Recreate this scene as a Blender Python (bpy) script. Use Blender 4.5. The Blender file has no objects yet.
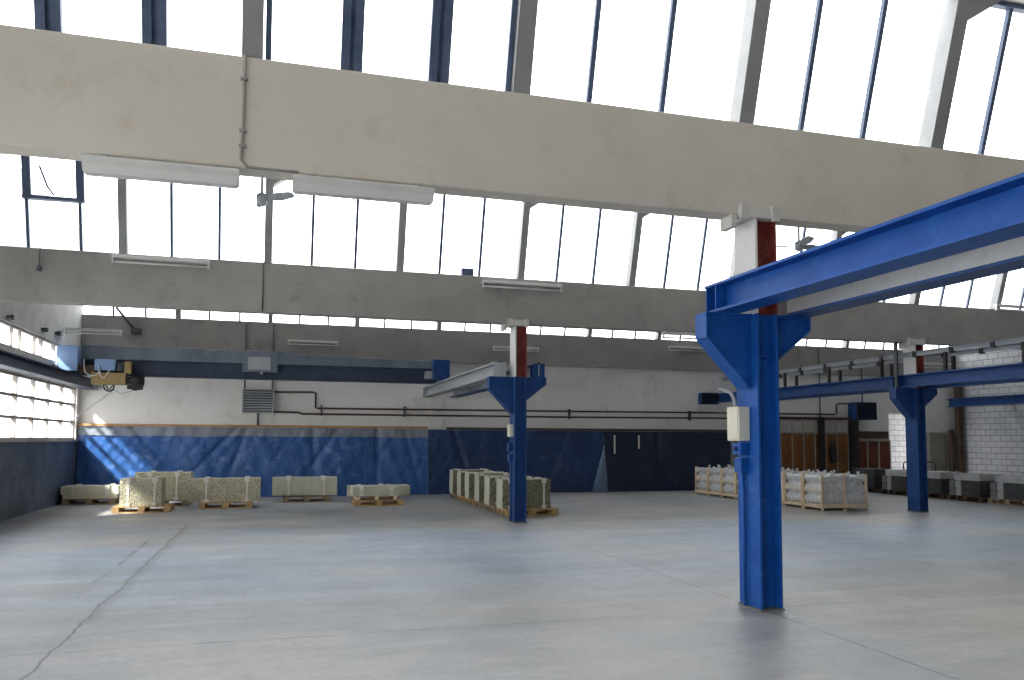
import bpy, bmesh, math, random
from mathutils import Vector, Matrix, noise
random.seed(7)
PI = math.pi
COL = bpy.context.scene.collection

# ------------------------------------------------------------------ materials
def new_mat(name):
    m = bpy.data.materials.new(name); m.use_nodes = True
    nt = m.node_tree; nt.nodes.clear()
    out = nt.nodes.new('ShaderNodeOutputMaterial')
    b = nt.nodes.new('ShaderNodeBsdfPrincipled')
    nt.links.new(b.outputs[0], out.inputs[0])
    return m, nt, b
def nd(nt, t, **kw):
    n = nt.nodes.new(t)
    for k, v in kw.items():
        if k in n.inputs: n.inputs[k].default_value = v
        else: setattr(n, k, v)
    return n
def math_n(nt, op, a, b=None):
    n = nt.nodes.new('ShaderNodeMath'); n.operation = op
    for i, v in enumerate((a, b)):
        if v is None: continue
        if isinstance(v, (int, float)): n.inputs[i].default_value = v
        else: nt.links.new(v, n.inputs[i])
    return n.outputs[0]
def ramp(nt, fac, stops):
    r = nt.nodes.new('ShaderNodeValToRGB'); e = r.color_ramp.elements
    while len(e) < len(stops): e.new(0.5)
    for el, (p, c) in zip(e, stops):
        el.position = p; el.color = (*c, 1) if len(c) == 3 else c
    nt.links.new(fac, r.inputs[0]); return r.outputs[0]
def mixc(nt, fac, a, b, mode='MIX'):
    n = nt.nodes.new('ShaderNodeMix'); n.data_type = 'RGBA'; n.blend_type = mode
    for s, v in ((0, fac), (6, a), (7, b)):
        if isinstance(v, (int, float)): n.inputs[s].default_value = v
        elif isinstance(v, tuple): n.inputs[s].default_value = (*v, 1)
        else: nt.links.new(v, n.inputs[s])
    return n.outputs[2]
def noisy(name, c1, c2, scale=3.0, rough=0.7, metal=0.0, bump=0.0, bscale=None, spec=0.3, stretch=None, c3=None, s3=20):
    m, nt, b = new_mat(name)
    tc = nt.nodes.new('ShaderNodeTexCoord'); vec = tc.outputs['Object']
    if stretch:
        mp = nt.nodes.new('ShaderNodeMapping'); mp.inputs['Scale'].default_value = stretch
        nt.links.new(vec, mp.inputs[0]); vec = mp.outputs[0]
    n = nd(nt, 'ShaderNodeTexNoise', Scale=scale, Detail=6.0, Roughness=0.6)
    nt.links.new(vec, n.inputs['Vector'])
    col = ramp(nt, n.outputs[0], [(0.32, c1), (0.68, c2)])
    if c3:
        n3 = nd(nt, 'ShaderNodeTexNoise', Scale=s3, Detail=4.0, Roughness=0.7)
        nt.links.new(vec, n3.inputs['Vector'])
        f = ramp(nt, n3.outputs[0], [(0.56, (0, 0, 0)), (0.72, (1, 1, 1))])
        col = mixc(nt, f, col, c3)
    nt.links.new(col, b.inputs['Base Color'])
    b.inputs['Roughness'].default_value = rough; b.inputs['Metallic'].default_value = metal
    b.inputs['Specular IOR Level'].default_value = spec
    if bump:
        nb = nd(nt, 'ShaderNodeTexNoise', Scale=bscale or scale * 8, Detail=5.0)
        nt.links.new(vec, nb.inputs['Vector'])
        bp = nd(nt, 'ShaderNodeBump', Strength=bump, Distance=0.02)
        nt.links.new(nb.outputs[0], bp.inputs['Height']); nt.links.new(bp.outputs[0], b.inputs['Normal'])
    return m

M = {}
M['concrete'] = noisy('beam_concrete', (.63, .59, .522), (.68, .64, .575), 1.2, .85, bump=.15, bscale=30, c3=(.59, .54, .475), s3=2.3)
M['concrete_mid'] = noisy('beam_concrete_shaded', (.310, .295, .278), (.375, .36, .34), 1.1, .85, bump=.15, bscale=30, c3=(.275, .262, .245), s3=2.0)  # same concrete, darkened for the weaker light on the middle beam
M['concrete_dark'] = noisy('beam_concrete_shaded_far', (.285, .272, .258), (.35, .335, .32), 1.0, .85, bump=.15, bscale=30, c3=(.25, .24, .23), s3=1.7)  # same concrete again, with the dimness at the back wall in its colour
M['white_wall'] = noisy('white_wall', (.76, .75, .72), (.83, .82, .80), .9, .85, bump=.1, bscale=25, c3=(.68, .66, .63), s3=1.4)
M['grey_wall'] = noisy('grey_wall', (.40, .40, .39), (.52, .52, .51), 1.5, .85, bump=.1, bscale=25)
M['painted_wall'] = noisy('painted_wall', (.050, .066, .105), (.10, .125, .175), 1.6, .6, bump=.2, bscale=14, c3=(.16, .18, .22), s3=4)
M['post'] = noisy('window_post', (.27, .275, .28), (.33, .335, .34), 2, .7)
M['mullion'] = noisy('mullion', (.06, .09, .16), (.095, .13, .21), 6, .5)
M['rust_frame'] = noisy('window_bar', (.28, .25, .23), (.36, .33, .31), 6, .6)
M['ceiling'] = noisy('ceiling', (.56, .55, .53), (.62, .61, .59), 1, .9)
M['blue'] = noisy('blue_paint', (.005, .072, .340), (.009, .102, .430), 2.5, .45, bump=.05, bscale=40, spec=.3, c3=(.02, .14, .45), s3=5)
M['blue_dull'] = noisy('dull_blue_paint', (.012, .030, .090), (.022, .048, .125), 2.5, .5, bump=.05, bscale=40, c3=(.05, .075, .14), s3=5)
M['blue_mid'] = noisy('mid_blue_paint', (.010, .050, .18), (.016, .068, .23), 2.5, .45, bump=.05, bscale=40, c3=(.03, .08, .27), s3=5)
M['steel_white'] = noisy('white_steel_paint', (.74, .74, .72), (.80, .79, .77), 3, .55, c3=(.64, .64, .62), s3=6)
M['steel_grey'] = noisy('grey_steel_paint', (.36, .38, .41), (.46, .48, .51), 3, .5, c3=(.26, .28, .3), s3=6)
M['rail_grey'] = noisy('rail_grey', (.20, .225, .25), (.28, .30, .33), 3, .45)
M['steel_dark'] = noisy('dark_steel', (.045, .052, .065), (.08, .088, .10), 4, .5)
M['crane_grey'] = noisy('crane_grey', (.13, .16, .21), (.19, .225, .28), 2, .5, c3=(.24, .27, .32), s3=5)
M['crane_dark'] = noisy('crane_dark', (.035, .052, .095), (.055, .075, .125), 2, .5)
M['light_blue'] = noisy('light_blue_paint', (.20, .32, .56), (.27, .40, .66), 3, .45)
M['ochre'] = noisy('ochre_paint', (.28, .20, .08), (.38, .28, .13), 4, .55)
M['black'] = noisy('black', (.012, .012, .014), (.03, .03, .034), 6, .6)
M['red'] = noisy('red_oxide', (.13, .022, .018), (.20, .035, .028), 4, .55, c3=(.26, .09, .07), s3=7)
M['red_pipe'] = noisy('brown_pipe', (.055, .028, .024), (.085, .042, .036), 5, .5)
M['cap'] = noisy('head_paint', (.52, .51, .48), (.66, .65, .62), 4, .8, c3=(.4, .38, .36), s3=8)
M['plastic_white'] = noisy('cream_plastic', (.74, .72, .60), (.78, .76, .64), 2, .4)
M['lamp_body'] = noisy('lamp_body', (.60, .60, .58), (.68, .68, .66), 3, .4)
M['lamp_tube'] = noisy('lamp_tube', (.68, .68, .67), (.74, .74, .73), 3, .25)
M['wood'] = noisy('pallet_wood', (.42, .26, .12), (.58, .39, .20), 2.5, .75, stretch=(1, 6, 6), bump=.2, bscale=20, c3=(.30, .18, .09), s3=5)
M['wood_grey'] = noisy('weathered_wood', (.28, .20, .13), (.40, .30, .20), 2.5, .8, stretch=(1, 6, 6), bump=.2, bscale=20, c3=(.18, .12, .08), s3=5)
M['wood_pale'] = noisy('crate_wood', (.68, .53, .36), (.80, .66, .48), 2.5, .75, stretch=(4, 4, 1), bump=.15, bscale=20)
M['batten'] = noisy('batten_wood', (.40, .22, .10), (.52, .31, .15), 3, .7)
M['batten_dark'] = noisy('dark_batten_wood', (.06, .055, .05), (.10, .09, .08), 3, .7)
M['strap'] = noisy('strap', (.70, .68, .62), (.78, .76, .70), 4, .5)
M['stone_smooth'] = noisy('smooth_stone', (.50, .50, .40), (.58, .58, .48), 3, .85, bump=.25, bscale=40, c3=(.44, .44, .35), s3=30)
M['stone_cream'] = noisy('cream_stone', (.60, .575, .46), (.69, .665, .55), 3, .85, bump=.25, bscale=40)
M['stone_dark'] = noisy('dark_stone', (.045, .050, .052), (.085, .09, .092), 6, .8, bump=.3, bscale=30)
M['stone_mid'] = noisy('grey_stone', (.15, .155, .16), (.22, .225, .23), 6, .8, bump=.3, bscale=30)
M['stone_light'] = noisy('pale_grey_stone', (.37, .38, .39), (.47, .48, .49), 6, .8, bump=.3, bscale=30)
M['tile_brown'] = noisy('brown_boards', (.15, .062, .018), (.24, .105, .032), 1.2, .7, stretch=(3, 3, .6), c3=(.09, .045, .02), s3=4)
M['tile_red'] = noisy('red_brown_board', (.11, .032, .020), (.17, .055, .035), 2, .7)
M['dark_post'] = noisy('dark_post', (.018, .016, .015), (.04, .035, .032), 5, .7)
M['brown_post'] = noisy('brown_post', (.07, .045, .03), (.11, .075, .05), 5, .7)
M['frame_pale'] = noisy('pale_frame', (.34, .31, .27), (.42, .39, .35), 5, .7)
M['frosty'] = noisy('whitish_sheet', (.38, .36, .33), (.50, .48, .45), 2, .6)
M['door_grey'] = noisy('door_grey', (.24, .225, .19), (.31, .29, .25), 2, .7)
M['flap'] = noisy('pale_blue_flap', (.09, .15, .27), (.20, .28, .42), 18, .5)
M['band'] = noisy('grey_film', (.17, .20, .25), (.27, .30, .35), 3, .45)

def tarp_mat(name, c1, c2, c3):
    m = noisy(name, c1, c2, 1.3, .38, bump=.35, bscale=9, spec=.5, c3=c3, s3=3.2)
    return m
M['tarp_bright'] = tarp_mat('bright_blue_tarpaulin', (.020, .085, .28), (.036, .125, .38), (.13, .22, .46))
M['tarp_mid'] = tarp_mat('blue_tarpaulin', (.012, .035, .110), (.018, .050, .150), (.045, .075, .17))
M['tarp_navy'] = tarp_mat('navy_tarpaulin', (.007, .014, .040), (.011, .021, .060), (.02, .032, .075))

def rough_stone(name, c1, c2, dark):
    m, nt, b = new_mat(name)
    tc = nt.nodes.new('ShaderNodeTexCoord')
    v = nd(nt, 'ShaderNodeTexVoronoi', Scale=26.0); nt.links.new(tc.outputs['Object'], v.inputs['Vector'])
    n = nd(nt, 'ShaderNodeTexNoise', Scale=9.0, Detail=6.0); nt.links.new(tc.outputs['Object'], n.inputs['Vector'])
    s = math_n(nt, 'ADD', math_n(nt, 'MULTIPLY', v.outputs['Distance'], .9), math_n(nt, 'MULTIPLY', n.outputs[0], .6))
    nt.links.new(ramp(nt, s, [(.25, c2), (.60, c1), (1.0, dark)]), b.inputs['Base Color'])
    bp = nd(nt, 'ShaderNodeBump', Strength=.8, Distance=.03); bp.invert = True
    nt.links.new(s, bp.inputs['Height']); nt.links.new(bp.outputs[0], b.inputs['Normal'])
    b.inputs['Roughness'].default_value = .9
    return m
M['stone_rough'] = rough_stone('rough_faced_stone', (.56, .53, .395), (.64, .61, .47), (.38, .36, .26))

M['stone_shade'] = rough_stone('rough_faced_stone_shaded', (.26, .255, .175), (.36, .35, .25), (.13, .125, .085))  # rough stone darkened to stand for the shaded fronts of the row

def glass_mat():
    m, nt, b = new_mat('clear_glass')
    out = [n for n in nt.nodes if n.type == 'OUTPUT_MATERIAL'][0]
    nt.nodes.remove(b)
    t = nd(nt, 'ShaderNodeBsdfTransparent', Color=(.95, .975, .98, 1)); g = nd(nt, 'ShaderNodeBsdfGlossy', Roughness=.05)
    mx = nt.nodes.new('ShaderNodeMixShader'); mx.inputs[0].default_value = .04
    nt.links.new(t.outputs[0], mx.inputs[1]); nt.links.new(g.outputs[0], mx.inputs[2]); nt.links.new(mx.outputs[0], out.inputs[0])
    return m
M['glass'] = glass_mat()
def frosted_mat():
    m, nt, b = new_mat('added_frosted_glass')
    out = [n for n in nt.nodes if n.type == 'OUTPUT_MATERIAL'][0]
    nt.nodes.remove(b)
    t = nd(nt, 'ShaderNodeBsdfTranslucent', Color=(.92, .94, .95, 1)); g = nd(nt, 'ShaderNodeBsdfGlossy', Roughness=.3)
    mx = nt.nodes.new('ShaderNodeMixShader'); mx.inputs[0].default_value = .05
    nt.links.new(t.outputs[0], mx.inputs[1]); nt.links.new(g.outputs[0], mx.inputs[2]); nt.links.new(mx.outputs[0], out.inputs[0])
    return m
M['frosted'] = frosted_mat()

def film_mat():
    m, nt, b = new_mat('silvery_film')
    tc = nt.nodes.new('ShaderNodeTexCoord')
    n = nd(nt, 'ShaderNodeTexNoise', Scale=7.0, Detail=6.0, Distortion=1.2); nt.links.new(tc.outputs['Object'], n.inputs['Vector'])
    nt.links.new(ramp(nt, n.outputs[0], [(.3, (.46, .475, .49)), (.5, (.58, .595, .61)), (.75, (.82, .84, .86))]), b.inputs['Base Color'])
    b.inputs['Roughness'].default_value = .28; b.inputs['Specular IOR Level'].default_value = .7
    bp = nd(nt, 'ShaderNodeBump', Strength=.6, Distance=.03); nt.links.new(n.outputs[0], bp.inputs['Height']); nt.links.new(bp.outputs[0], b.inputs['Normal'])
    return m
M['film'] = film_mat()
M['film_light'] = noisy('pale_film', (.55, .57, .59), (.72, .74, .76), 6, .3)

def block_mat(name, c1, c2, mortar, axis):
    m, nt, b = new_mat(name)
    tc = nt.nodes.new('ShaderNodeTexCoord'); sp = nt.nodes.new('ShaderNodeSeparateXYZ'); cb = nt.nodes.new('ShaderNodeCombineXYZ')
    nt.links.new(tc.outputs['Object'], sp.inputs[0])
    nt.links.new(sp.outputs[axis], cb.inputs[0]); nt.links.new(sp.outputs['Z'], cb.inputs[1])
    br = nt.nodes.new('ShaderNodeTexBrick')
    br.inputs['Color1'].default_value = (*c1, 1); br.inputs['Color2'].default_value = (*c2, 1); br.inputs['Mortar'].default_value = (*mortar, 1)
    br.inputs['Scale'].default_value = 1; br.inputs['Brick Width'].default_value = .42; br.inputs['Row Height'].default_value = .21
    br.inputs['Mortar Size'].default_value = .016; br.inputs['Mortar Smooth'].default_value = .2
    nt.links.new(cb.outputs[0], br.inputs['Vector'])
    n = nd(nt, 'ShaderNodeTexNoise', Scale=2.0, Detail=5.0); nt.links.new(tc.outputs['Object'], n.inputs['Vector'])
    nt.links.new(mixc(nt, .35, br.outputs[0], n.outputs[0], 'SOFT_LIGHT'), b.inputs['Base Color'])
    bp = nd(nt, 'ShaderNodeBump', Strength=.4, Distance=.02); bp.invert = True
    nt.links.new(br.outputs['Fac'], bp.inputs['Height']); nt.links.new(bp.outputs[0], b.inputs['Normal'])
    b.inputs['Roughness'].default_value = .85
    return m
M['blocks_side'] = block_mat('white_blocks', (.46, .47, .49), (.52, .53, .55), (.25, .255, .27), 'Y')
M['blocks_out'] = block_mat('outdoor_white_blocks', (.40, .40, .405), (.46, .46, .465), (.22, .22, .23), 'X')

def floor_mat():
    m, nt, b = new_mat('worn_concrete_floor')
    tc = nt.nodes.new('ShaderNodeTexCoord'); vec = tc.outputs['Object']
    def nz(scale, stretch=None, detail=6.0, rough=.6, dist=0.0):
        v = vec
        if stretch:
            mp = nt.nodes.new('ShaderNodeMapping'); mp.inputs['Scale'].default_value = stretch
            nt.links.new(vec, mp.inputs[0]); v = mp.outputs[0]
        n = nd(nt, 'ShaderNodeTexNoise', Scale=scale, Detail=detail, Roughness=rough, Distortion=dist)
        nt.links.new(v, n.inputs['Vector']); return n.outputs[0]
    big = nz(.28); streak = nz(.8, (.35, 2.2, 1), dist=.6); fine = nz(14, detail=4)
    mid = nz(1.7, rough=.7)
    c = ramp(nt, big, [(.36, (.275, .305, .345)), (.50, (.335, .345, .355)), (.62, (.395, .38, .35))])
    c = mixc(nt, .7, c, ramp(nt, streak, [(.28, (.25, .25, .25)), (.5, (.5, .5, .5)), (.75, (.72, .72, .72))]), 'OVERLAY')
    c = mixc(nt, .5, c, ramp(nt, mid, [(.3, (.36, .36, .36)), (.7, (.62, .62, .62))]), 'OVERLAY')
    c = mixc(nt, .35, c, ramp(nt, fine, [(.3, (.35, .35, .35)), (.7, (.62, .62, .62))]), 'OVERLAY')
    sp = nt.nodes.new('ShaderNodeSeparateXYZ'); nt.links.new(vec, sp.inputs[0])
    X, Y = sp.outputs[0], sp.outputs[1]
    def sstep(v, a, b_):
        m_ = nt.nodes.new('ShaderNodeMapRange'); m_.interpolation_type = 'SMOOTHSTEP'
        m_.inputs[1].default_value = a; m_.inputs[2].default_value = b_; nt.links.new(v, m_.inputs[0]); return m_.outputs[0]
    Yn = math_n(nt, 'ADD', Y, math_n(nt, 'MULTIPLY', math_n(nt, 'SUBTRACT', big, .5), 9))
    blue = math_n(nt, 'MULTIPLY', sstep(Yn, 7.5, 9.5), sstep(Yn, 16, 12.5))  # bluish reflection across the mid floor, mixed into the colour
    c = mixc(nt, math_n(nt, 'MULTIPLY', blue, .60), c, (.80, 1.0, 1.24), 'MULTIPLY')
    beige = math_n(nt, 'MULTIPLY', sstep(Yn, 9.0, 6.5), sstep(X, .5, 3))
    c = mixc(nt, math_n(nt, 'MULTIPLY', beige, .7), c, (1.06, 1.0, .90), 'MULTIPLY')
    dark_band = math_n(nt, 'MULTIPLY', sstep(Yn, 18.5, 15.5), sstep(Yn, 13.5, 15.5))
    c = mixc(nt, math_n(nt, 'MULTIPLY', dark_band, .6), c, (.82, .80, .76), 'MULTIPLY')  # slightly darker, warmer band across the floor
    w1 = math_n(nt, 'MULTIPLY', math_n(nt, 'SUBTRACT', nz(1.1, detail=3), .5), .16)
    w2 = math_n(nt, 'MULTIPLY', math_n(nt, 'SUBTRACT', nz(6, detail=5), .5), .07)
    wob = math_n(nt, 'ADD', w1, w2)
    def band(v, a, b_):
        return math_n(nt, 'MULTIPLY', math_n(nt, 'GREATER_THAN', v, a), math_n(nt, 'LESS_THAN', v, b_))
    def line(v, pos, width, amt, gate=None, wb=wob):
        d = math_n(nt, 'ABSOLUTE', math_n(nt, 'ADD', math_n(nt, 'SUBTRACT', v, pos), wb))
        k = math_n(nt, 'MULTIPLY', math_n(nt, 'SUBTRACT', 1, math_n(nt, 'MINIMUM', math_n(nt, 'DIVIDE', d, width), 1)), amt)
        if gate is not None: k = math_n(nt, 'MULTIPLY', k, gate)
        return k
    broken = ramp(nt, nz(1.3, detail=3), [(.42, (0, 0, 0)), (.58, (1, 1, 1))])
    soft = math_n(nt, 'MULTIPLY', wob, .35)
    ks = [line(X, -1.66, .020, 1.0, band(Y, -8, 16.4)),
          line(X, -1.62, .11, .35, band(Y, 8, 16)),
          line(X, -2.0, .05, .8, math_n(nt, 'MULTIPLY', band(Y, 9.3, 14.5), broken)),
          line(X, 4.60, .018, .75, band(Y, -8, 12), soft),
          line(Y, 7.0, .03, .55, broken, soft), line(Y, 7.0, .02, .25, None, soft),
          line(Y, 15.5, .03, .3, broken, soft), line(X, 14.5, .02, .4, None, soft)]
    tot = ks[0]
    for k in ks[1:]: tot = math_n(nt, 'MAXIMUM', tot, k)
    c = mixc(nt, math_n(nt, 'MULTIPLY', tot, .85), c, (.045, .04, .035))
    nt.links.new(c, b.inputs['Base Color'])
    rr = ramp(nt, streak, [(.3, (.36, .36, .36)), (.7, (.55, .55, .55))]); nt.links.new(rr, b.inputs['Roughness'])
    b.inputs['Specular IOR Level'].default_value = .45
    h = math_n(nt, 'SUBTRACT', math_n(nt, 'MULTIPLY', fine, .25), tot)
    bp = nd(nt, 'ShaderNodeBump', Strength=.25, Distance=.02); nt.links.new(h, bp.inputs['Height']); nt.links.new(bp.outputs[0], b.inputs['Normal'])
    return m
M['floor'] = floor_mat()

# ------------------------------------------------------------------ mesh helpers
class MB:
    def __init__(s): s.bm = bmesh.new(); s.mats = []; s.cur = 0
    def mat(s, m):
        if m not in s.mats: s.mats.append(m)
        s.cur = s.mats.index(m); return s
    def _faces(s, vs, idx, smooth=False):
        for f in idx:
            try:
                fc = s.bm.faces.new([vs[i] for i in f]); fc.material_index = s.cur; fc.smooth = smooth
            except ValueError: pass
    def box(s, x0, x1, y0, y1, z0, z1):
        v = [s.bm.verts.new(p) for p in ((x0,y0,z0),(x1,y0,z0),(x1,y1,z0),(x0,y1,z0),(x0,y0,z1),(x1,y0,z1),(x1,y1,z1),(x0,y1,z1))]
        s._faces(v, ((0,3,2,1),(4,5,6,7),(0,1,5,4),(1,2,6,5),(2,3,7,6),(3,0,4,7))); return s
    def bar(s, p, q, w, h, side=(1,0,0)):
        p, q = Vector(p), Vector(q); d = (q - p).normalized(); sd = Vector(side); sd = (sd - d * sd.dot(d)).normalized(); up = d.cross(sd)
        v = []
        for c in (p, q):
            for a, b in ((-1,-1),(1,-1),(1,1),(-1,1)): v.append(s.bm.verts.new(c + sd * (a * w / 2) + up * (b * h / 2)))
        s._faces(v, ((0,3,2,1),(4,5,6,7),(0,1,5,4),(1,2,6,5),(2,3,7,6),(3,0,4,7))); return s
    def prism(s, prof, axis, a, b):
        def P(u, w, t): return {'y': (u, t, w), 'x': (t, u, w), 'z': (u, w, t)}[axis]
        n = len(prof); v = [s.bm.verts.new(P(u, w, a)) for u, w in prof] + [s.bm.verts.new(P(u, w, b)) for u, w in prof]
        s._faces(v, [tuple(range(n)), tuple(range(2*n-1, n-1, -1))] + [(i, i+n, (i+1) % n + n, (i+1) % n) for i in range(n)]); return s
    def tube(s, pts, r, n=10, caps=True):
        pts = [Vector(p) for p in pts]; rings = []; ref = None
        for i, p in enumerate(pts):
            d = (pts[min(i+1, len(pts)-1)] - pts[max(i-1, 0)]).normalized()
            if ref is None: ref = Vector((0,0,1)) if abs(d.z) < .9 else Vector((1,0,0))
            u = (ref - d * ref.dot(d)).normalized(); ref = u; w = d.cross(u)
            rr = r[i] if isinstance(r, (list, tuple)) else r
            rings.append([s.bm.verts.new(p + (u * math.cos(2*PI*k/n) + w * math.sin(2*PI*k/n)) * rr) for k in range(n)])
        for a, b in zip(rings, rings[1:]):
            s._faces(a + b, [(k, (k+1) % n, (k+1) % n + n, k + n) for k in range(n)], True)
        if caps: s._faces(rings[0], [tuple(range(n-1, -1, -1))]); s._faces(rings[-1], [tuple(range(n))])
        return s
    def cable(s, pts, r, n=8, k=6):
        P = [Vector(p) for p in pts]; P = [P[0]] + P + [P[-1]]; out = []
        for i in range(1, len(P) - 2):
            for j in range(k):
                t = j / k; a, b, c, d = P[i-1], P[i], P[i+1], P[i+2]
                out.append(.5 * ((2*b) + (c - a) * t + (2*a - 5*b + 4*c - d) * t*t + (3*b - a - 3*c + d) * t**3))
        out.append(P[-1]); return s.tube(out, r, n)
    def grid(s, fn, nu, nv, smooth=True):
        v = [[s.bm.verts.new(fn(i / nu, j / nv)) for j in range(nv+1)] for i in range(nu+1)]
        for i in range(nu):
            for j in range(nv): s._faces([v[i][j], v[i+1][j], v[i+1][j+1], v[i][j+1]], [(0,1,2,3)], smooth)
        return s
    def build(s, name, mat=None, parent=None, loc=(0,0,0), rotz=0.0, bevel=0.0, recalc=True):
        if mat is not None and not s.mats: s.mats = [mat]
        if recalc: bmesh.ops.recalc_face_normals(s.bm, faces=s.bm.faces)
        me = bpy.data.meshes.new(name); s.bm.to_mesh(me); s.bm.free()
        for m in s.mats: me.materials.append(m)
        o = bpy.data.objects.new(name, me); COL.objects.link(o)
        o.location = loc; o.rotation_euler = (0, 0, rotz)
        if parent is not None: o.parent = parent
        if bevel:
            md = o.modifiers.new('bevel', 'BEVEL'); md.width = bevel; md.segments = 2; md.limit_method = 'ANGLE'
        return o
def empty(name, loc, rotz=0.0):
    o = bpy.data.objects.new(name, None); COL.objects.link(o); o.empty_display_size = .2
    o.location = loc; o.rotation_euler = (0, 0, rotz); return o
def tag(o, label, cat, group=None, kind=None):
    o['label'] = label; o['category'] = cat
    if group: o['group'] = group
    if kind: o['kind'] = kind
    return o
def struct(o, label=None, cat=None):
    o['kind'] = 'structure'
    if label: o['label'] = label
    if cat: o['category'] = cat
    return o
def copy_tree(o, parent=None):
    c = o.copy(); COL.objects.link(c)
    if parent is not None: c.parent = parent
    for ch in list(o.children): copy_tree(ch, c)
    return c

# ------------------------------------------------------------------ measures (metres; camera at x=0, y=0)
XL, XR, YB, YR = -5.26, 24.4, 23.98, -7.0          # left wall, right wall, back wall, rear wall
CX = [4.66, 14.585]; R1, R2, R3 = 7.035, 15.51, 23.98 # column lines, beam rows
BB, BT = 4.013, 4.96                                # beam underside and top
BEAM = {R1: (3.938, 4.91), R2: (4.013, 4.96), R3: (4.013, 5.026), -1.36: (3.94, 4.91)}
GTOP = {R1: 6.49, R2: 6.64, R3: 6.65, -1.36: 6.49}
LEAN = .30                                # glazing top, lean towards the viewer per metre
SEAT, CT = 2.935, 3.225                               # crane beam underside and top

# ------------------------------------------------------------------ room shell
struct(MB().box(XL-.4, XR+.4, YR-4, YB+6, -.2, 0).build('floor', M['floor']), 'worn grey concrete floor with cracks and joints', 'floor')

# left wall: painted below, bare above, two long window openings
WY0, WY1 = 1.75, 23.71                              # extent of the left windows
b = MB(); x0, x1 = XL-.25, XL
GA, GB = -5.5, 1.2                                  # unseen wall opening added to light the columns from the left
b.mat(M['painted_wall']).box(x0, x1, GB, YB, 0, 1.56).box(x0, x1, YR, GA, 0, 1.56)
b.mat(M['rust_frame']).box(x0, x1+.06, GB, YB, 1.56, 1.61)
b.mat(M['grey_wall']).box(x0, x1, GB, YB, 2.99, 3.47).box(x0, x1, YR, YB, 3.96, 7.2)
b.mat(M['white_wall']).box(x0, x1, GB, WY0, 1.61, 2.99).box(x0, x1, YR, GA, 1.56, 3.96).box(x0, x1, WY1, YB, 1.61, 2.99)
b.mat(M['grey_wall']).box(x0, x1, GB, WY0, 3.47, 3.96).box(x0, x1, WY1, YB, 3.47, 3.96)
struct(b.build('wall_left'), 'left wall painted dark blue grey below its long windows', 'wall')

# back wall with the opening at its right end
b = MB().mat(M['white_wall']); y0, y1 = YB, YB+.2
b.box(XL-.25, 14.75, y0, y1, 0, BB + .5).box(14.75, 21.35, y0, y1, 2.0, BB + .5).box(21.35, 23.0, y0, y1, 2.68, BB + .5).box(23.0, XR+.2, y0, y1, 2.0, BB + .5)
b.mat(M['grey_wall']).box(14.75, 21.35, y0, y1, 0, 2.0).box(23.0, XR+.2, y0, y1, 0, 2.0)
for xa, xb_ in ((-1.02, -.2), (9.6, 9.9), (12.3, 12.6)): b.mat(M['white_wall']).box(xa, xb_, y0-.05, y0, 2.1, BB)
struct(b.build('wall_back'), 'white back wall above the hanging tarpaulins', 'wall')
struct(MB().box(XR, XR+.25, YR, YB+.2, 0, 7.2).build('wall_right', M['blocks_side']), 'right wall of white concrete blocks', 'wall')
b = MB().mat(M['painted_wall']); b.box(XL-.25, XR+.25, YR-.25, YR, 0, 6.4)
struct(b.build('wall_rear'), 'plain rear wall behind the viewer', 'wall')
struct(MB().box(20.6, 24.2, YB+1.9, YB+2.1, 0, 3.2).build('wall_outside', M['blocks_out']), 'white block wall outside the opening in the back wall', 'wall')

struct(MB().box(20.0, 24.6, YB+.22, YB+2.1, 3.2, 3.3).build('ceiling', M['ceiling']), 'unseen roof slab added to shade the block wall outside the opening', 'roof')  # unseen slab added to dim the outside block wall
# saw-tooth roof slopes between the rows
ROWS = [-1.36, R1, R2, R3]
def top_y(r): return r - LEAN * (GTOP[r] - BEAM[r][1])
prev = [(YR-.25, 6.0)] + [(r + .13, BEAM[r][1] - .16) for r in ROWS[:-1]]
for (ya, za), r in zip(prev, ROWS):
    yb_, zb = top_y(r), GTOP[r]
    o = MB().prism([(ya, za), (yb_, zb), (yb_, zb + .15), (ya, za + .15)], 'x', XL-.2, XR+.2).build('ceiling', M['ceiling'])
    struct(o, 'sloping roof slab leading up to a glazed strip', 'ceiling')

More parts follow.
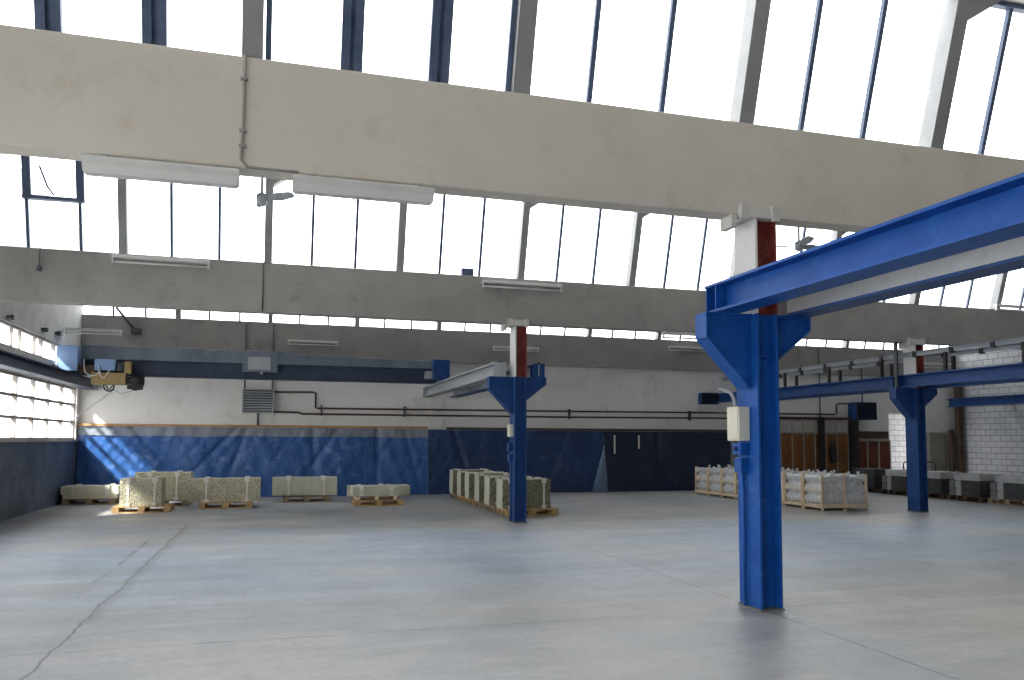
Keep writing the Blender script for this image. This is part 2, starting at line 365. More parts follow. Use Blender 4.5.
# ------------------------------------------------------------------ glazing rows above the beams
def gy(r, z, bt): return r - LEAN * (z - bt)
def glazing(idx, r, posts, mulls, label, sash=None):
    BT = BEAM[r][1]; z1 = GTOP[r]
    root = struct(empty('window_%d' % idx, (0, r, BT)), label, 'window')
    def P(x, z, off=0): return (x, gy(0, z, BT) + off, z - BT)
    MB().grid(lambda u, v: P(XL + u * (XR - XL), BT + v * (z1 - BT), .03), 1, 1).build('glass', M['glass'], root)
    for x, w in posts:
        b = MB().bar(P(x, BT - .0, -.0), P(x, z1, -.0), w, .20)
        # knee flaring to the right under the roof edge
        d = .10
        za, zb = z1 - .30, z1 - .06
        for s0 in (1,):
            vs = []
            for yo in (-d, d):
                for (px, pz) in ((x + w/2, za), (x + w/2 + .38, zb), (x + w/2 + .38, z1), (x + w/2, z1)):
                    vs.append(b.bm.verts.new(P(px, pz, yo)))
            b._faces(vs, ((0,1,2,3),(7,6,5,4),(0,4,5,1),(1,5,6,2),(2,6,7,3),(3,7,4,0)))
        b.build('post', M['post'], root)
    for x, w in mulls:
        b = MB()
        if w > .1:
            b.bar(P(x - w*.3, BT), P(x - w*.3, z1), w*.4, .07).bar(P(x + w*.3, BT), P(x + w*.3, z1), w*.4, .07).bar(P(x, BT, .02), P(x, z1, .02), w*.3, .04)
        else: b.bar(P(x, BT), P(x, z1), w, .05)
        b.build('mullion', M['mullion'], root)
    b = MB().bar(P(XL, z1 - .03), P(XR, z1 - .03), .06, .07, (0,0,1))
    b.build('rail', M['mullion'], root)
    if sash:
        xa, xb_, zc = sash; w = .13
        b = MB()
        b.bar(P(xa, zc, -.04), P(xa, z1, -.04), w, .06).bar(P(xb_, zc, -.04), P(xb_, z1, -.04), w, .06)
        b.bar(P(xa - w/2, zc, -.04), P(xb_ + w/2, zc, -.04), .06, w, (0,0,1))
        sh = b.build('sash', M['mullion'], root)
        MB().tube([P(xa + .42, zc + .05, -.06), P(xa + .33, zc + .18, -.1), P(xa + .22, zc + .5, -.1)], .02, 6).build('stay', M['mullion'], sh)
    return root
def bays(x0, ps, thin, thick=None, below=-99):
    posts, mulls = [], []
    x = x0
    while x - ps > XL - ps: x -= ps
    while x < XR - .1:
        if x > XL + .1: posts.append((x, .17))
        for o in (thick if (thick and x < below) else thin):
            if XL + .1 < x + o < XR - .1: mulls.append((x + o, .19 if (thick and x < below) else .05))
        x += ps
    return posts, mulls
p1, m1 = bays(-.305, 2.41, (.71, 1.49), (.84, 1.63), 1.0)
m1 += [(-.175, .05), (1.99, .05)]
glazing(1, R1, p1, m1, 'roof glazing strip above the nearest concrete beam, thick dark bars at left')
p2, m2 = bays(-2.78, 2.487, (.80, 1.62)); m2 = [(x, w) for x, w in m2 if x > -3.3] + [(-4.30, .05), (-3.47, .05)]
p2 = [(x, .14) for x, w in p2]
glazing(2, R2, p2, m2, 'roof glazing strip above the middle concrete beam, one sash opened at left', sash=(-4.28, -3.45, 5.80))
p3, m3 = bays(-2.83, 2.487, (.82, 1.64)); p3 = [(x, .13) for x, w in p3]
glazing(3, R3, p3, m3, 'narrow looking glazing strip above the furthest concrete beam')
p0, m0 = bays(-.3, 2.45, (.8, 1.6))
glazing(6, ROWS[0], p0, m0, 'roof glazing strip behind the viewer')

# left wall windows
def left_window(idx, z0, z1, ys, zs, clear_from, label, barw=.055):
    root = struct(empty('window_%d' % idx, (XL-.1, 0, z0)), label, 'window')
    h = z1 - z0
    MB().grid(lambda u, v: (0, clear_from + u * (ys[-1] - clear_from), v * h), 1, 1).build('glass', M['glass'], root)
    MB().grid(lambda u, v: (0, ys[0] + u * (clear_from - ys[0]), v * h), 1, 1).build('added_frosted_glass', M['frosted'], root)  # frosting added to keep direct sun off the near floor
    for y in ys: MB().box(-.04, .05, y - barw/2, y + barw/2, 0, h).build('mullion', M['rust_frame'], root)
    b = MB()
    for z in zs: b.box(-.04, .055, ys[0], ys[-1], z - z0 - .03, z - z0 + .03)
    b.build('rail', M['rust_frame'], root)
    return root
ys = [WY1 - 1.22 * k for k in range(18, -1, -1)]
left_window(4, 1.61, 2.99, ys, (1.63, 2.08, 2.54, 2.97), WY1 - 1.22 * 5, 'lower window band of the left wall, three rows of small panes')
ys2 = sorted([WY1 - 1.6 * k for k in range(0, 14)] + [WY1 - 1.6 * k - .55 for k in range(0, 13)])
left_window(5, 3.47, 3.96, ys2, (3.49, 3.94), WY1 - 3.2 - .55, 'upper narrow window band of the left wall above the crane rail')

# ------------------------------------------------------------------ concrete beams
def beam(r, m, label):
    o = MB().box(XL, XR, -.12, .12, *BEAM[r]).build('concrete_beam', m, None, (0, r, 0), 0, .015)
    return tag(o, label, 'beam', None, 'structure')
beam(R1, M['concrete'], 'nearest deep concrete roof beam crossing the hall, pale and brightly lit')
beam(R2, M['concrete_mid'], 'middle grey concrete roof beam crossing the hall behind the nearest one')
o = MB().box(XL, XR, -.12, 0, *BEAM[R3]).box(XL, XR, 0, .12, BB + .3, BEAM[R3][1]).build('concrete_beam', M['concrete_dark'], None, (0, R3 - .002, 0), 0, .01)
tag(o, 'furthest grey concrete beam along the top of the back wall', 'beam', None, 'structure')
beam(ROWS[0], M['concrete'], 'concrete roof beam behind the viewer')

# conduit on the near beam
cd = MB().tube([(-.36, R1-.135, 4.91), (-.36, R1-.135, 4.3), (-.37, R1-.135, 4.0), (-.32, R1-.135, 3.945), (-.2, R1-.135, 3.94), (.1, R1-.135, 3.94)], .012, 8)
for z in (4.25, 4.12, 4.7): cd.box(-.39, -.33, R1-.16, R1-.12, z-.01, z+.01)
tag(cd.build('conduit', M['concrete_mid']), 'thin grey conduit running down the nearest concrete beam beside a lamp', 'pipe')
tag(MB().tube([(-.37, R2-.13, BT), (-.37, R2-.13, BB + .02)], .012, 8).build('conduit', M['steel_dark']), 'dark thin conduit down the middle concrete beam below the fan', 'pipe')

# ------------------------------------------------------------------ steel columns
def make_column(label, BB):
    t = tag(empty('steel_column', (0, 0, 0)), label, 'column', 'steel columns under the concrete beams')
    def H(z0, z1, mf, mw, mr=None):
        b = MB().mat(mf); b.box(-.124, -.096, -.19, .19, z0, z1)
        b.mat(mr or mf).box(.096, .124, -.19, .19, z0, z1)
        b.mat(mw).box(-.096, .096, -.10, -.08, z0, z1); return b
    H(.02, SEAT, M['blue'], M['blue']).build('shaft', None, t, bevel=.004)
    MB().box(-.135, .135, -.20, .20, 0, .02).build('base_plate', M['stone_mid'], t)
    for z in (1.60, 2.50):
        MB().box(-.096, .096, -.18, -.10, z, z + .014).box(-.096, .096, -.08, .18, z, z + .014).build('stiffener', M['blue'], t)
    def bracket(prof, sgn):
        b = MB().prism(prof, 'y', -.08, .08)
        xo = prof[1][0]; zt, zb = prof[1][1], prof[2][1]
        b.box(min(xo, xo + sgn*.02), max(xo, xo + sgn*.02), -.11, .11, zb, zt)
        (xa, za), (xb_, zb2) = prof[2], prof[3]
        b.bar((xa, 0, za), (xb_, 0, zb2), .22, .02, (0, 1, 0))
        b.box(min(prof[0][0], xo), max(prof[0][0], xo), -.115, .115, zt - .02, zt)
        b.build('bracket', M['blue'], t)
    bracket([(-.124, SEAT), (-.62, SEAT), (-.62, 2.68), (-.16, 2.2), (-.124, 2.2)], -1)
    bracket([(.124, SEAT), (.55, SEAT), (.55, 2.79), (.16, 2.48), (.124, 2.48)], 1)
    H(SEAT, BB - .04, M['steel_white'], M['red'], M['red']).build('upper_shaft', None, t, bevel=.004)
    b = MB().box(-.20, .17, -.20, .20, BB - .04, BB - .002)
    b.box(-.28, .17, -.165, -.125, BB - .03, BB + .09).box(-.28, .17, .125, .165, BB - .03, BB + .09)
    for x in (-.26, .10): b.box(x - .03, x + .06, -.21, -.165, BB - .06, BB + .10)
    b.bar((-.16, -.18, BB - .02), (-.34, -.18, BB - .09), .03, .03, (0, 1, 0)).box(-.36, -.29, -.14, .08, BB - .13, BB - .002)
    b.build('head', M['cap'], t, bevel=.008)
    return t
c1 = make_column('nearest bright blue steel column carrying the cream electrical box', BEAM[R1][0])
c1.location = (CX[0], R1, 0)
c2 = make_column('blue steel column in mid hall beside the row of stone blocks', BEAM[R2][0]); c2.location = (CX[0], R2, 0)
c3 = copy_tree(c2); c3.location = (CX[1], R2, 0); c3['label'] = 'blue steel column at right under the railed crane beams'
# the second and third columns get the mid blue
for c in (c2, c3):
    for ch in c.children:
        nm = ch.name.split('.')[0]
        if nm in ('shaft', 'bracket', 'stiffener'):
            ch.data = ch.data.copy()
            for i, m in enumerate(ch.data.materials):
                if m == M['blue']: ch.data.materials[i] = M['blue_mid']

# electrical gear on the columns
t = tag(empty('electrical_box', (CX[0]-.191, R1+.05, 1.66)), 'cream electrical box on the side of the nearest blue column', 'electrical box')
MB().box(-.065, .066, -.10, .12, 0, .345).build('case', M['plastic_white'], t, bevel=.01)
MB().box(-.072, -.064, -.085, .105, .015, .33).build('lid', M['plastic_white'], t, bevel=.004)
MB().cable([(.0, .07, .34), (.0, .08, .42), (-.02, .11, .49), (-.05, .16, .52), (-.09, .22, .54)], .02, 10).build('hose', M['steel_grey'], t)
t = tag(empty('isolator_switch', (CX[0]-.170, R1+.05, 1.34)), 'blue painted switch unit below the cream box on the nearest column', 'switch')
MB().box(-.04, .045, -.06, .07, .0, .15).build('case', M['blue'], t, bevel=.008)
MB().box(-.055, .045, -.08, .08, .18, .30).build('case', M['blue'], t, bevel=.008)
MB().tube([(-.055, 0, .24), (-.09, 0, .24)], .022, 10).build('knob', M['blue_mid'], t)
MB().tube([(.02, .0, .0), (.02, .0, -1.32)], .016, 8).build('conduit', M['blue'], t)
t = tag(empty('electrical_box', (CX[0]-.162, R2, 1.72)), 'small white box on the mid hall column', 'electrical box')
MB().box(-.04, .037, -.09, .09, 0, .25).build('case', M['plastic_white'], t, bevel=.008)
MB().box(-.046, -.04, -.07, .07, .02, .23).build('lid', M['plastic_white'], t)
t = tag(empty('isolator_switch', (CX[0]-.160, R2, 1.2)), 'blue switch unit below the white box on the mid hall column', 'switch')
MB().box(-.06, .035, -.07, .07, .22, .4).build('case', M['blue_mid'], t, bevel=.008)
MB().box(-.045, .035, -.06, .06, .0, .17).build('case', M['blue_mid'], t, bevel=.008)
MB().tube([(0.018, 0, 0), (.018, 0, -1.18)], .014, 8).build('conduit', M['blue_mid'], t)

# ------------------------------------------------------------------ crane beams (I-sections along the hall)
def ibeam(x, y0, y1, mweb, mfl, label, stiff=(), z0=SEAT, z1=CT, fw=.28, name='crane_beam', rail=True):
    t = tag(empty(name, (x, y0, z0)), label, 'beam', 'crane beams')
    L, h = y1 - y0, z1 - z0
    MB().box(-fw/2, fw/2, 0, L, 0, .025).build('bottom_flange', mfl, t)
    MB().box(-fw/2, fw/2, 0, L, h - .025, h).build('top_flange', mfl if mweb is not M['steel_white'] else mweb, t)
    MB().box(-.008, .008, 0, L, .025, h - .025).build('web', mweb, t)
    for y in stiff: MB().box(-fw/2 + .01, fw/2 - .01, y - y0 - .007, y - y0 + .007, .025, h - .025).build('stiffener', mfl if mweb is not M['steel_white'] else mweb, t)
    if rail: MB().box(-.025, .025, 0, L, h, h + .03).build('rail', M['steel_dark'], t)
    return t
ibeam(CX[0]-.41, YR + .4, R1 + .08, M['blue'], M['blue'], 'bright blue crane beam reaching towards the viewer from the nearest column', (R1 + .06, R1 - .12))
ibeam(CX[0]+.42, YR + .4, R1 + .08, M['steel_white'], M['blue_mid'], 'crane beam with white web and blue lower flange, right of the bright blue one', (R1 + .06, R1 - .12))
ibeam(CX[0]-.41, R2 - .08, YB - .22, M['steel_grey'], M['steel_grey'], 'grey crane beam from the mid hall column to the back wall, left one', (R2 - .06, YB - .3))
ibeam(CX[0]+.42, R2 - .08, YB - .22, M['steel_grey'], M['blue_mid'], 'blue ended crane beam from the mid hall column to the back wall, right one', (R2 - .06, R2 + .1))
ibeam(CX[1]-.41, YR + .4, YB - .1, M['blue_mid'], M['blue_mid'], 'long blue crane beam on the left bracket of the right column', (R2 - .1, R2 + .1), rail=False)
ibeam(CX[1]+.42, YR + .4, YB - .1, M['blue_mid'], M['blue_mid'], 'long blue crane beam on the right bracket of the right column', (R2 - .1, R2 + .1), rail=False)
t = ibeam(XL + .32, YR + .3, YB - .05, M['crane_dark'], M['crane_dark'], 'dark blue crane rail beam along the left wall between the windows', (), z0=2.96)
for y in (3.0, 9.0, 15.0, 20.9): MB().box(-.32, -.13, y - (YR+.3) - .04, y - (YR+.3) + .04, .02, .07).build('bracket', M['crane_dark'], t)
t = ibeam(XR - .72, YR + .3, YB - .45, M['blue_mid'], M['blue_mid'], 'blue crane rail beam along the white block wall at right', ())
for y in (9, 15.3, 21.6): MB().box(.13, .72, y - (YR+.3) - .05, y - (YR+.3) + .05, .03, .12).build('bracket', M['blue_mid'], t)
# upright joint post at the right column
tag(MB().box(CX[1]-.60, CX[1]-.545, R2-.11, R2-.03, SEAT, 4.02).build('upright_bar', M['steel_dark']), 'dark upright bar rising beside the right column above its crane beam', 'post')

# guard rails on posts above the right crane beams
def guard_rail(x, label, y_off):
    y0, y1 = 2.0, 23.4
    t = tag(empty('guard_rail', (x, y0, CT)), label, 'rail', 'railings on the right crane beams')
    L = y1 - y0
    n = 12
    for k in range(n):
        y = y_off + k * 1.95
        if y > L: break
        MB().box(-.03, .03, y - .035, y + .035, 0, .43).box(-.06, .06, y-.06, y+.06, 0, .015).build('post', M['dark_post'], t)
    MB().box(-.02, .02, 0, L, .42, .525).box(-.05, .05, 0, L, .515, .53).build('rail', M['rail_grey'], t)
    k = 0; y = .3
    while y < L:
        MB().box(-.045, .045, y - .05, y + .05, .40, .545).build('clamp', M['black'], t); y += 1.06
    return t
guard_rail(CX[1]-.41, 'grey railing on dark posts above the left beam of the right column', .45)
guard_rail(CX[1]+.42, 'grey railing on dark posts above the right beam of the right column', 1.05)

# ------------------------------------------------------------------ travelling crane in the left bay
YC = 21.8
t = tag(empty('overhead_crane', (0, YC, CT)), 'travelling bridge crane spanning the left bay with its hoist at left', 'crane')
xa, xb_ = -4.75, 4.05
b = MB().mat(M['crane_dark']).box(xa, xb_, -.14, .14, -.02, .0).box(xa, xb_, -.14, .14, .36, .385).box(xa, xb_, -.012, .012, 0, .36)
b.build('girder', None, t)
MB().prism([(xa, .385), (-.98, .385), (-.98, .70), (-1.6, .72), (xa, .73)], 'y', -.16, .10).build('upper_girder', M['crane_grey'], t, bevel=.01)
MB().prism([(-.10, .385), (xb_, .385), (xb_, .60), (.7, .66), (-.10, .72)], 'y', -.16, .10).build('upper_girder', M['crane_grey'], t, bevel=.01)
MB().box(-.98, -.10, -.18, .12, .16, .72).build('joint_box', M['crane_grey'], t, bevel=.01)
MB().box(-.84, -.28, -.20, -.18, .22, .56).build('joint_plate', M['steel_grey'], t, bevel=.005)
MB().tube([(-.5, -.19, .10), (-.5, -.19, .16)], .03, 8).build('end_stop', M['lamp_body'], t)
e = MB().box(-5.2, -4.74, -.55, .55, .05, .66).build('end_truck', M['light_blue'], t, bevel=.012)
for y in (-.4, .4):
    MB().tube([(-5.22, y, .12), (-4.72, y, .12)], .10, 14).build('wheel', M['steel_dark'], e)
MB().tube([(-5.215, -.55, .16), (-5.215, -.60, .16)], .05, 12).build('buffer', M['steel_grey'], e)
e = MB().box(3.99, 4.44, -.5, .5, .05, .62).build('end_truck', M['blue_mid'], t, bevel=.012)
for y in (-.36, .36):
    MB().tube([(4.12, y, .10), (4.28, y, .10)], .085, 14).build('wheel', M['steel_dark'], e)
MB().box(3.80, 3.99, -.35, -.1, .1, .30).build('drive_motor', M['steel_grey'], t, bevel=.01)
# hoist trolley
h = empty('hoist', (-3.9, -.35, 0)); h.parent = t
h2 = MB().box(-.48, -.02, -.12, .12, .08, .36).build('control_box', M['light_blue'], h, bevel=.01)
MB().box(-.55, .22, -.1, .12, -.26, .03).build('trolley_frame', M['ochre'], h, bevel=.01)
MB().tube([(.02, 0, .18), (.18, 0, .18)], .12, 16).build('drum', M['steel_dark'], h)
MB().box(.18, .33, -.10, .1, .02, .32).build('gear_case', M['ochre'], h, bevel=.01)
MB().tube([(.22, 0, -.14), (.34, 0, -.14), (.34, 0, -.14), (.62, 0, -.14)], [.09, .09, .12, .12], 16).build('motor', M['black'], h)
MB().tube([(.34, -.02, -.32), (.42, -.02, -.36), (.55, -.02, -.34), (.60, -.02, -.22)], .04, 8).box(.25, .6, -.06, .06, -.36, -.24).build('hook_block', M['black'], h)
MB().box(-1.05, -.5, -.08, .08, .02, .2).build('rail_clamp', M['brown_post'], h, bevel=.01)
MB().cable([(-.72, -.1, .35), (-.68, -.16, .05), (-.55, -.18, -.05), (-.42, -.18, -.04), (-.35, -.16, .06)], .014, 8).cable([(-.38, -.14, .2), (-.34, -.17, -.02), (-.26, -.17, -.10), (-.16, -.17, .02), (-.14, -.14, .1)], .014, 8).build('cable', M['lamp_body'], h)
MB().cable([(-.28, -.02, -.26), (-.26, -.02, -.36), (-.16, -.02, -.42), (-.06, -.02, -.36), (-.05, -.02, -.26)], .018, 8).cable([(-.24, 0, -.26), (-.16, 0, -.38), (-.08, 0, -.26)], .014, 8).build('cable_loop', M['black'], h)
MB().tube([(-.05, 0, -.38), (-.55, .05, -.80), (-1.05, .1, -1.2)], .010, 6).tube([(-.05, 0, -.38), (.12, 0, -.48), (.38, 0, -.40), (.5, 0, -.34)], .010, 6).build('chain', M['steel_grey'], h)

# ------------------------------------------------------------------ lamps
def lamp(loc, L, big, label, group):
    t = tag(empty('strip_lamp', loc), label, 'lamp', group)
    if big:
        MB().prism([(-.11, 0), (.11, 0), (.11, -.02), (.05, -.115), (-.05, -.115), (-.11, -.02)], 'x', 0, L).build('housing', M['lamp_body'], t, bevel=.004)
        MB().prism([(-.085, -.066), (.085, -.066), (.05, -.125), (-.05, -.125)], 'x', .015, L - .015).build('diffuser', M['lamp_tube'], t)
        for x in (.15, L - .15): MB().box(x - .02, x + .02, -.02, .02, -.01, .045).build('bracket', M['steel_grey'], t)
    else:
        MB().box(0, L, -.06, .05, -.06, 0).build('housing', M['lamp_body'], t, bevel=.004)
        MB().tube([(.03, -.02, -.125), (L - .03, -.02, -.125)], .018, 10).build('tube', M['lamp_tube'], t)
        for x in (.02, L - .02): MB().box(x - .015, x + .015, -.045, .005, -.155, -.06).build('socket', M['lamp_body'], t)
    return t
g = 'strip lamps hung from the beams'
lamp((-1.56, R1 - .10, 3.938 - .04), 1.18, True, 'white strip lamp hung under the nearest beam, left of the conduit', g)
lamp((0.05, R1 - .10, 3.938 - .04), 1.22, True, 'white strip lamp hung under the nearest beam, right of the fan', g)
lamp((-2.94, R2 - .17, 4.91), 1.63, False, 'pale strip lamp on the face of the middle beam at left', g)
lamp((3.84, R2 - .17, 4.87), 1.70, False, 'pale strip lamp on the face of the middle beam above the mid hall column', g)
lamp((7.9, R2 - .05, BB - .002), .95, False, 'strip lamp under the middle beam left of the nearest column head', g)
lamp((16.95, R2 - .17, BT + .11), 1.5, False, 'dark strip lamp in front of the roof glazing at far right', g)
lamp((15.75, R2 + 1.2, 3.72), 1.3, False, 'strip lamp hanging over the right bay behind the railings', g)
lamp((-5.2, 22.0, 4.40), 1.28, False, 'grey strip lamp above the hoist in the left corner', g)
lamp((.15, YB - .18, 4.53), 1.44, False, 'strip lamp on the furthest beam above the crane girder', g)
lamp((6.32, YB - .18, 4.58), 1.5, False, 'strip lamp on the furthest beam behind the mid hall column', g)
lamp((12.4, YB - .18, 4.80), 1.4, False, 'strip lamp on the furthest beam left of the nearest column', g)
for k in range(0): pass

# ceiling fans
def roof_z(y): return 4.93 + (y - R1 - .13) / (top_y(R2) - R1 - .13) * (GTOP[R2] - 4.93)
def fan(x, y, z, rot, label):
    t = tag(empty('ceiling_fan', (x, y, z)), label, 'fan', 'ceiling fans between the near beams')
    MB().tube([(0, 0, .06), (0, 0, roof_z(y) - z - .002)], .02, 10).build('rod', M['steel_grey'], t)
    MB().tube([(0, 0, -.09), (0, 0, -.06), (0, 0, .06), (0, 0, .09)], [.04, .075, .075, .035], 16).build('motor', M['steel_grey'], t)
    for k in range(3):
        a = rot + k * 2 * PI / 3; ca, sa = math.cos(a), math.sin(a)
        def f(u, v):
            r = .07 + u * .44; w = (.03 + .055 * math.sin(min(1, u * 1.3) * PI * .75)) * (1 if u < .95 else .6)
            q = (v - .5) * 2 * w
            return (ca * r - sa * q, sa * r + ca * q, .03 * u - q * .35)
        bl = MB().grid(f, 10, 4).build('blade', M['steel_grey'], t)
        md = bl.modifiers.new('thick', 'SOLIDIFY'); md.thickness = .008
    return t
fan(-.34, 12.0, 5.17, -.52, 'grey ceiling fan on a rod in front of the middle glazing at left')
fan(8.85, 12.0, 5.15, 2.4, 'ceiling fan partly hidden behind the nearest column and blue beam')

# ------------------------------------------------------------------ back wall fittings
def heater(x, w, z, h, label, slats=8, blue=False, dp=.22):
    t = tag(empty('unit_heater', (x, YB - .11 - dp, z)), label, 'heater', 'air heaters on the back wall')
    side = M['blue_mid'] if blue else M['steel_dark']
    MB().box(0, w, .06, .06 + dp, 0, h).build('case', side, t, bevel=.01)
    MB().box(0, w, 0, .06, 0, .03).box(0, w, 0, .06, h - .03, h).box(0, .03, 0, .06, .03, h - .03).box(w - .03, w, 0, .06, .03, h - .03).build('frame', M['steel_grey'] if not blue else M['black'], t)
    for k in range(slats):
        z0 = .05 + (h - .1) * (k + .5) / slats
        MB().bar((.03, .03, z0), (w - .03, .03, z0), .05, .016, (0, .8, .6)).build('louvre', M['steel_grey'] if not blue else M['black'], t)
    MB().box(.05, .12, .06 + dp, .11 + dp, h * .3, h * .7).box(w - .12, w - .05, .06 + dp, .11 + dp, h * .3, h * .7).build('wall_bracket', M['steel_dark'], t)
    return t
heater(-1.05, .86, 2.39, .68, 'grey louvred air heater on the back wall below the crane girder')
heater(19.55, .80, 2.42, .62, 'dark blue sided air heater on the back wall at right', 9, True, .46)
heater(13.55, .62, 2.88, .38, 'small dark air heater seen just left of the nearest column', 5, True)
# heating pipes with rises to the heaters
yp = YB - .10
def pipe(pts, label, r=.028):
    b = MB().tube(pts, r, 10)
    o = tag(b.build('heating_pipe', M['red_pipe']), label, 'pipe', 'heating pipes along the back wall'); return o
pipe([(-.25, YB-.16, 3.0), (.9, yp, 3.02), (.98, yp, 3.0), (.98, yp, 2.58), (1.04, yp, 2.55), (9, yp, 2.575), (13.6, yp, 2.60), (18.95, yp, 2.61), (19.03, yp, 2.64), (19.03, yp, 2.95), (19.1, yp, 3.0), (19.5, YB-.2, 3.0)], 'upper brown heating pipe along the back wall between two heaters')
pipe([(-.25, YB-.16, 2.43), (.5, yp, 2.42), (.6, yp, 2.38), (9, yp, 2.39), (13.6, yp, 2.415), (19.4, yp, 2.44), (19.55, YB-.16, 2.5)], 'lower brown heating pipe along the back wall between two heaters')
b = MB()
for x in (3.0, 6.0, 9.0, 12.0, 15.0): b.box(x - .015, x + .015, YB - .13, YB, 2.34, 2.64)
# each wall clip is its own small thing
b.bm.free()
for i, x in enumerate((1.15, 3.6, 8.9, 13.2)):
    o = MB().box(x - .02, x + .02, YB - .14, YB, 2.33, 2.65).build('pipe_clip', M['steel_dark'])
    tag(o, ('dark clip holding both heating pipes near the louvred heater', 'dark clip holding both heating pipes left of the wall pillar', 'dark clip holding both heating pipes right of the mid hall column', 'dark clip holding both heating pipes left of the nearest column')[i], 'clip', 'pipe clips on the back wall')
# wall pillar under the crane beam ends
t = tag(empty('wall_pillar', (CX[0] - .05, YB, 2.0)), 'white pillar with diagonal braces on the back wall under the crane beam ends', 'pillar')
MB().box(-.17, .17, -.06, 0, 0, .90).build('shaft', M['steel_white'], t, bevel=.008)
for s in (-1, 1): MB().bar((s*.17, -.03, .15), (s*.75, -.03, .82), .05, .05, (0, 1, 0)).build('brace', M['steel_white'], t)
MB().box(-.75, .75, -.2, -.02, .90, .915).build('seat_plate', M['steel_white'], t)
# dark conduits on the broad pilaster and elsewhere
for x, za, zb, lab in ((-1.0, 3.068, BT, 'dark vertical conduit left of the crane joint box on the back wall'), (-.24, 3.068, BT, 'dark vertical conduit right of the crane joint box on the back wall'), (-.62, 2.045, 2.40, 'thin vertical conduit below the louvred heater'), (18.3, 2.5, BT, 'thin dark vertical pipe on the back wall left of the blue sided heater'), (20.1, 3.04, 4.6, 'thin dark vertical pipe above the blue sided heater')):
    tag(MB().tube([(x, YB - .15 if zb > 3.5 else YB - .073, za), (x, YB - .15 if zb > 3.5 else YB - .073, zb)], .022, 8).build('conduit', M['steel_dark']), lab, 'pipe')
# angled stay under the furthest glazing and hanging sensor
t = tag(empty('window_opener', (-3.9, YB - .2, 4.62)), 'dark angled opener rod below the furthest glazing above the hoist', 'window opener')
MB().tube([(0, 0, 0), (-.5, 0, .62)], .035, 8).build('rod', M['steel_dark'], t)
MB().box(-.1, .16, -.1, .07, -.1, .06).build('foot', M['steel_dark'], t, bevel=.01)
t = tag(empty('hanging_sensor', (-4.08, R2 - .16, 4.56)), 'small dark sensor hanging on a wire before the middle beam', 'sensor')
MB().tube([(0, 0, .08), (0, 0, .40)], .008, 6).build('wire', M['steel_dark'], t)
MB().tube([(0, 0, -.02), (0, 0, 0), (0, 0, .06), (0, 0, .09)], [.015, .04, .04, .01], 12).build('bulb', M['steel_dark'], t)
tag(MB().box(3.44, 3.68, R2 - .1, R2 + .05, BT, BT + .15).build('control_box', M['mullion'], bevel=.01), 'small dark box standing on the middle beam before the glazing', 'box')
for i, (y, z) in enumerate(((17.9, 4.05), (20.3, 4.12), (21.4, 4.18))):
    o = MB().box(XL, XL + .07, y - .14, y + .14, z - .025, z + .025).box(XL + .03, XL + .10, y - .04, y + .04, z - .05, z + .05).build('wall_bracket', M['steel_dark'])
    tag(o, ('small dark bracket high on the left wall, nearest to the viewer', 'small dark bracket high on the left wall, middle of three', 'small dark bracket high on the left wall, nearest to the corner')[i], 'bracket', 'brackets on the left wall')

# ------------------------------------------------------------------ tarpaulins
def tarp(x0, x1, m, label, seed, top=1.95, band=True, amp=.035, peaks=()):
    nu = int((x1 - x0) * 28); nv = 48
    def off(x, z):
        v = noise.noise(Vector((x * .9 + seed, z * .5, seed))) * amp * 1.5
        v += noise.noise(Vector((x * 3.2 + z * 1.1 + seed, z * .8, 3 + seed))) * amp * .9
        v += noise.noise(Vector((x * 5 - z * 3.5, z * 1.5 + x * 1.2, 7 + seed))) * amp * .55
        v += noise.noise(Vector((x * 11 + z * 5, z * 6 - x * 2, 11 + seed))) * amp * .30
        for px, s in peaks:
            d = x - px - s * (top - z) * .9
            v += amp * 1.5 * math.exp(-(d / .10) ** 2) * (.3 + .7 * z / top)
        return v
    t = None
    def f(u, v):
        x = x0 + u * (x1 - x0); z = .005 + v * (top - .005)
        return (x - x0, -.085 + off(x, z) - .05 * (1 - v) ** 3, z)
    b = MB().grid(f, nu, nv)
    o = b.build('tarpaulin', m, None, (x0, YB - .03, 0), recalc=False)
    tag(o, label, 'tarpaulin', 'blue tarpaulins along the back wall')
    if band:
        def fb(u, v):
            x = x0 + u * (x1 - x0); z = 1.72 + v * (top + .03 - 1.72) - .03 * noise.noise(Vector((x * .7, 2, seed)))*(1-v)
            return (x - x0, -.105 + off(x, z) - .05 * (1 - z / top) ** 3, z)
        MB().grid(fb, nu, 6).build('top_film', M['band'], o, recalc=False)
    return o
t1 = tarp(XL + .03, 2.55, M['tarp_bright'], 'bright blue wrinkled tarpaulin behind the stone blocks in the left corner', 1, peaks=((-4.4, 1), (-3.9, 1), (-1.2, -1), (-.9, -.4), (.9, .1), (1.6, -.7)))
t2 = tarp(2.56, 4.32, M['tarp_bright'], 'blue tarpaulin sheet left of the white wall pillar', 5, peaks=((2.8, .0), (3.6, .3)))
t3 = tarp(4.33, 10.04, M['tarp_mid'], 'dull blue tarpaulin behind the mid hall column and stone row', 9, band=False, peaks=((5.1, .4), (7.0, 0), (8.8, -.4)))
t4 = tarp(10.05, 14.7, M['tarp_navy'], 'dark navy tarpaulin at the right end of the row of tarpaulins', 14, band=False, peaks=((12, 0), (14.1, -.5)))
def ff(u, v):
    z = .03 + v * 1.5; w = .52 * (1 - v) + .02
    return (10.0 - 4.33 - w * .7 + u * w + .05 * v, -.19 - .05 * math.sin(u * PI) + .03 * noise.noise(Vector((u * 4, v * 6, 2))), z)
MB().grid(ff, 8, 24).build('turned_corner', M['flap'], t3, recalc=False)
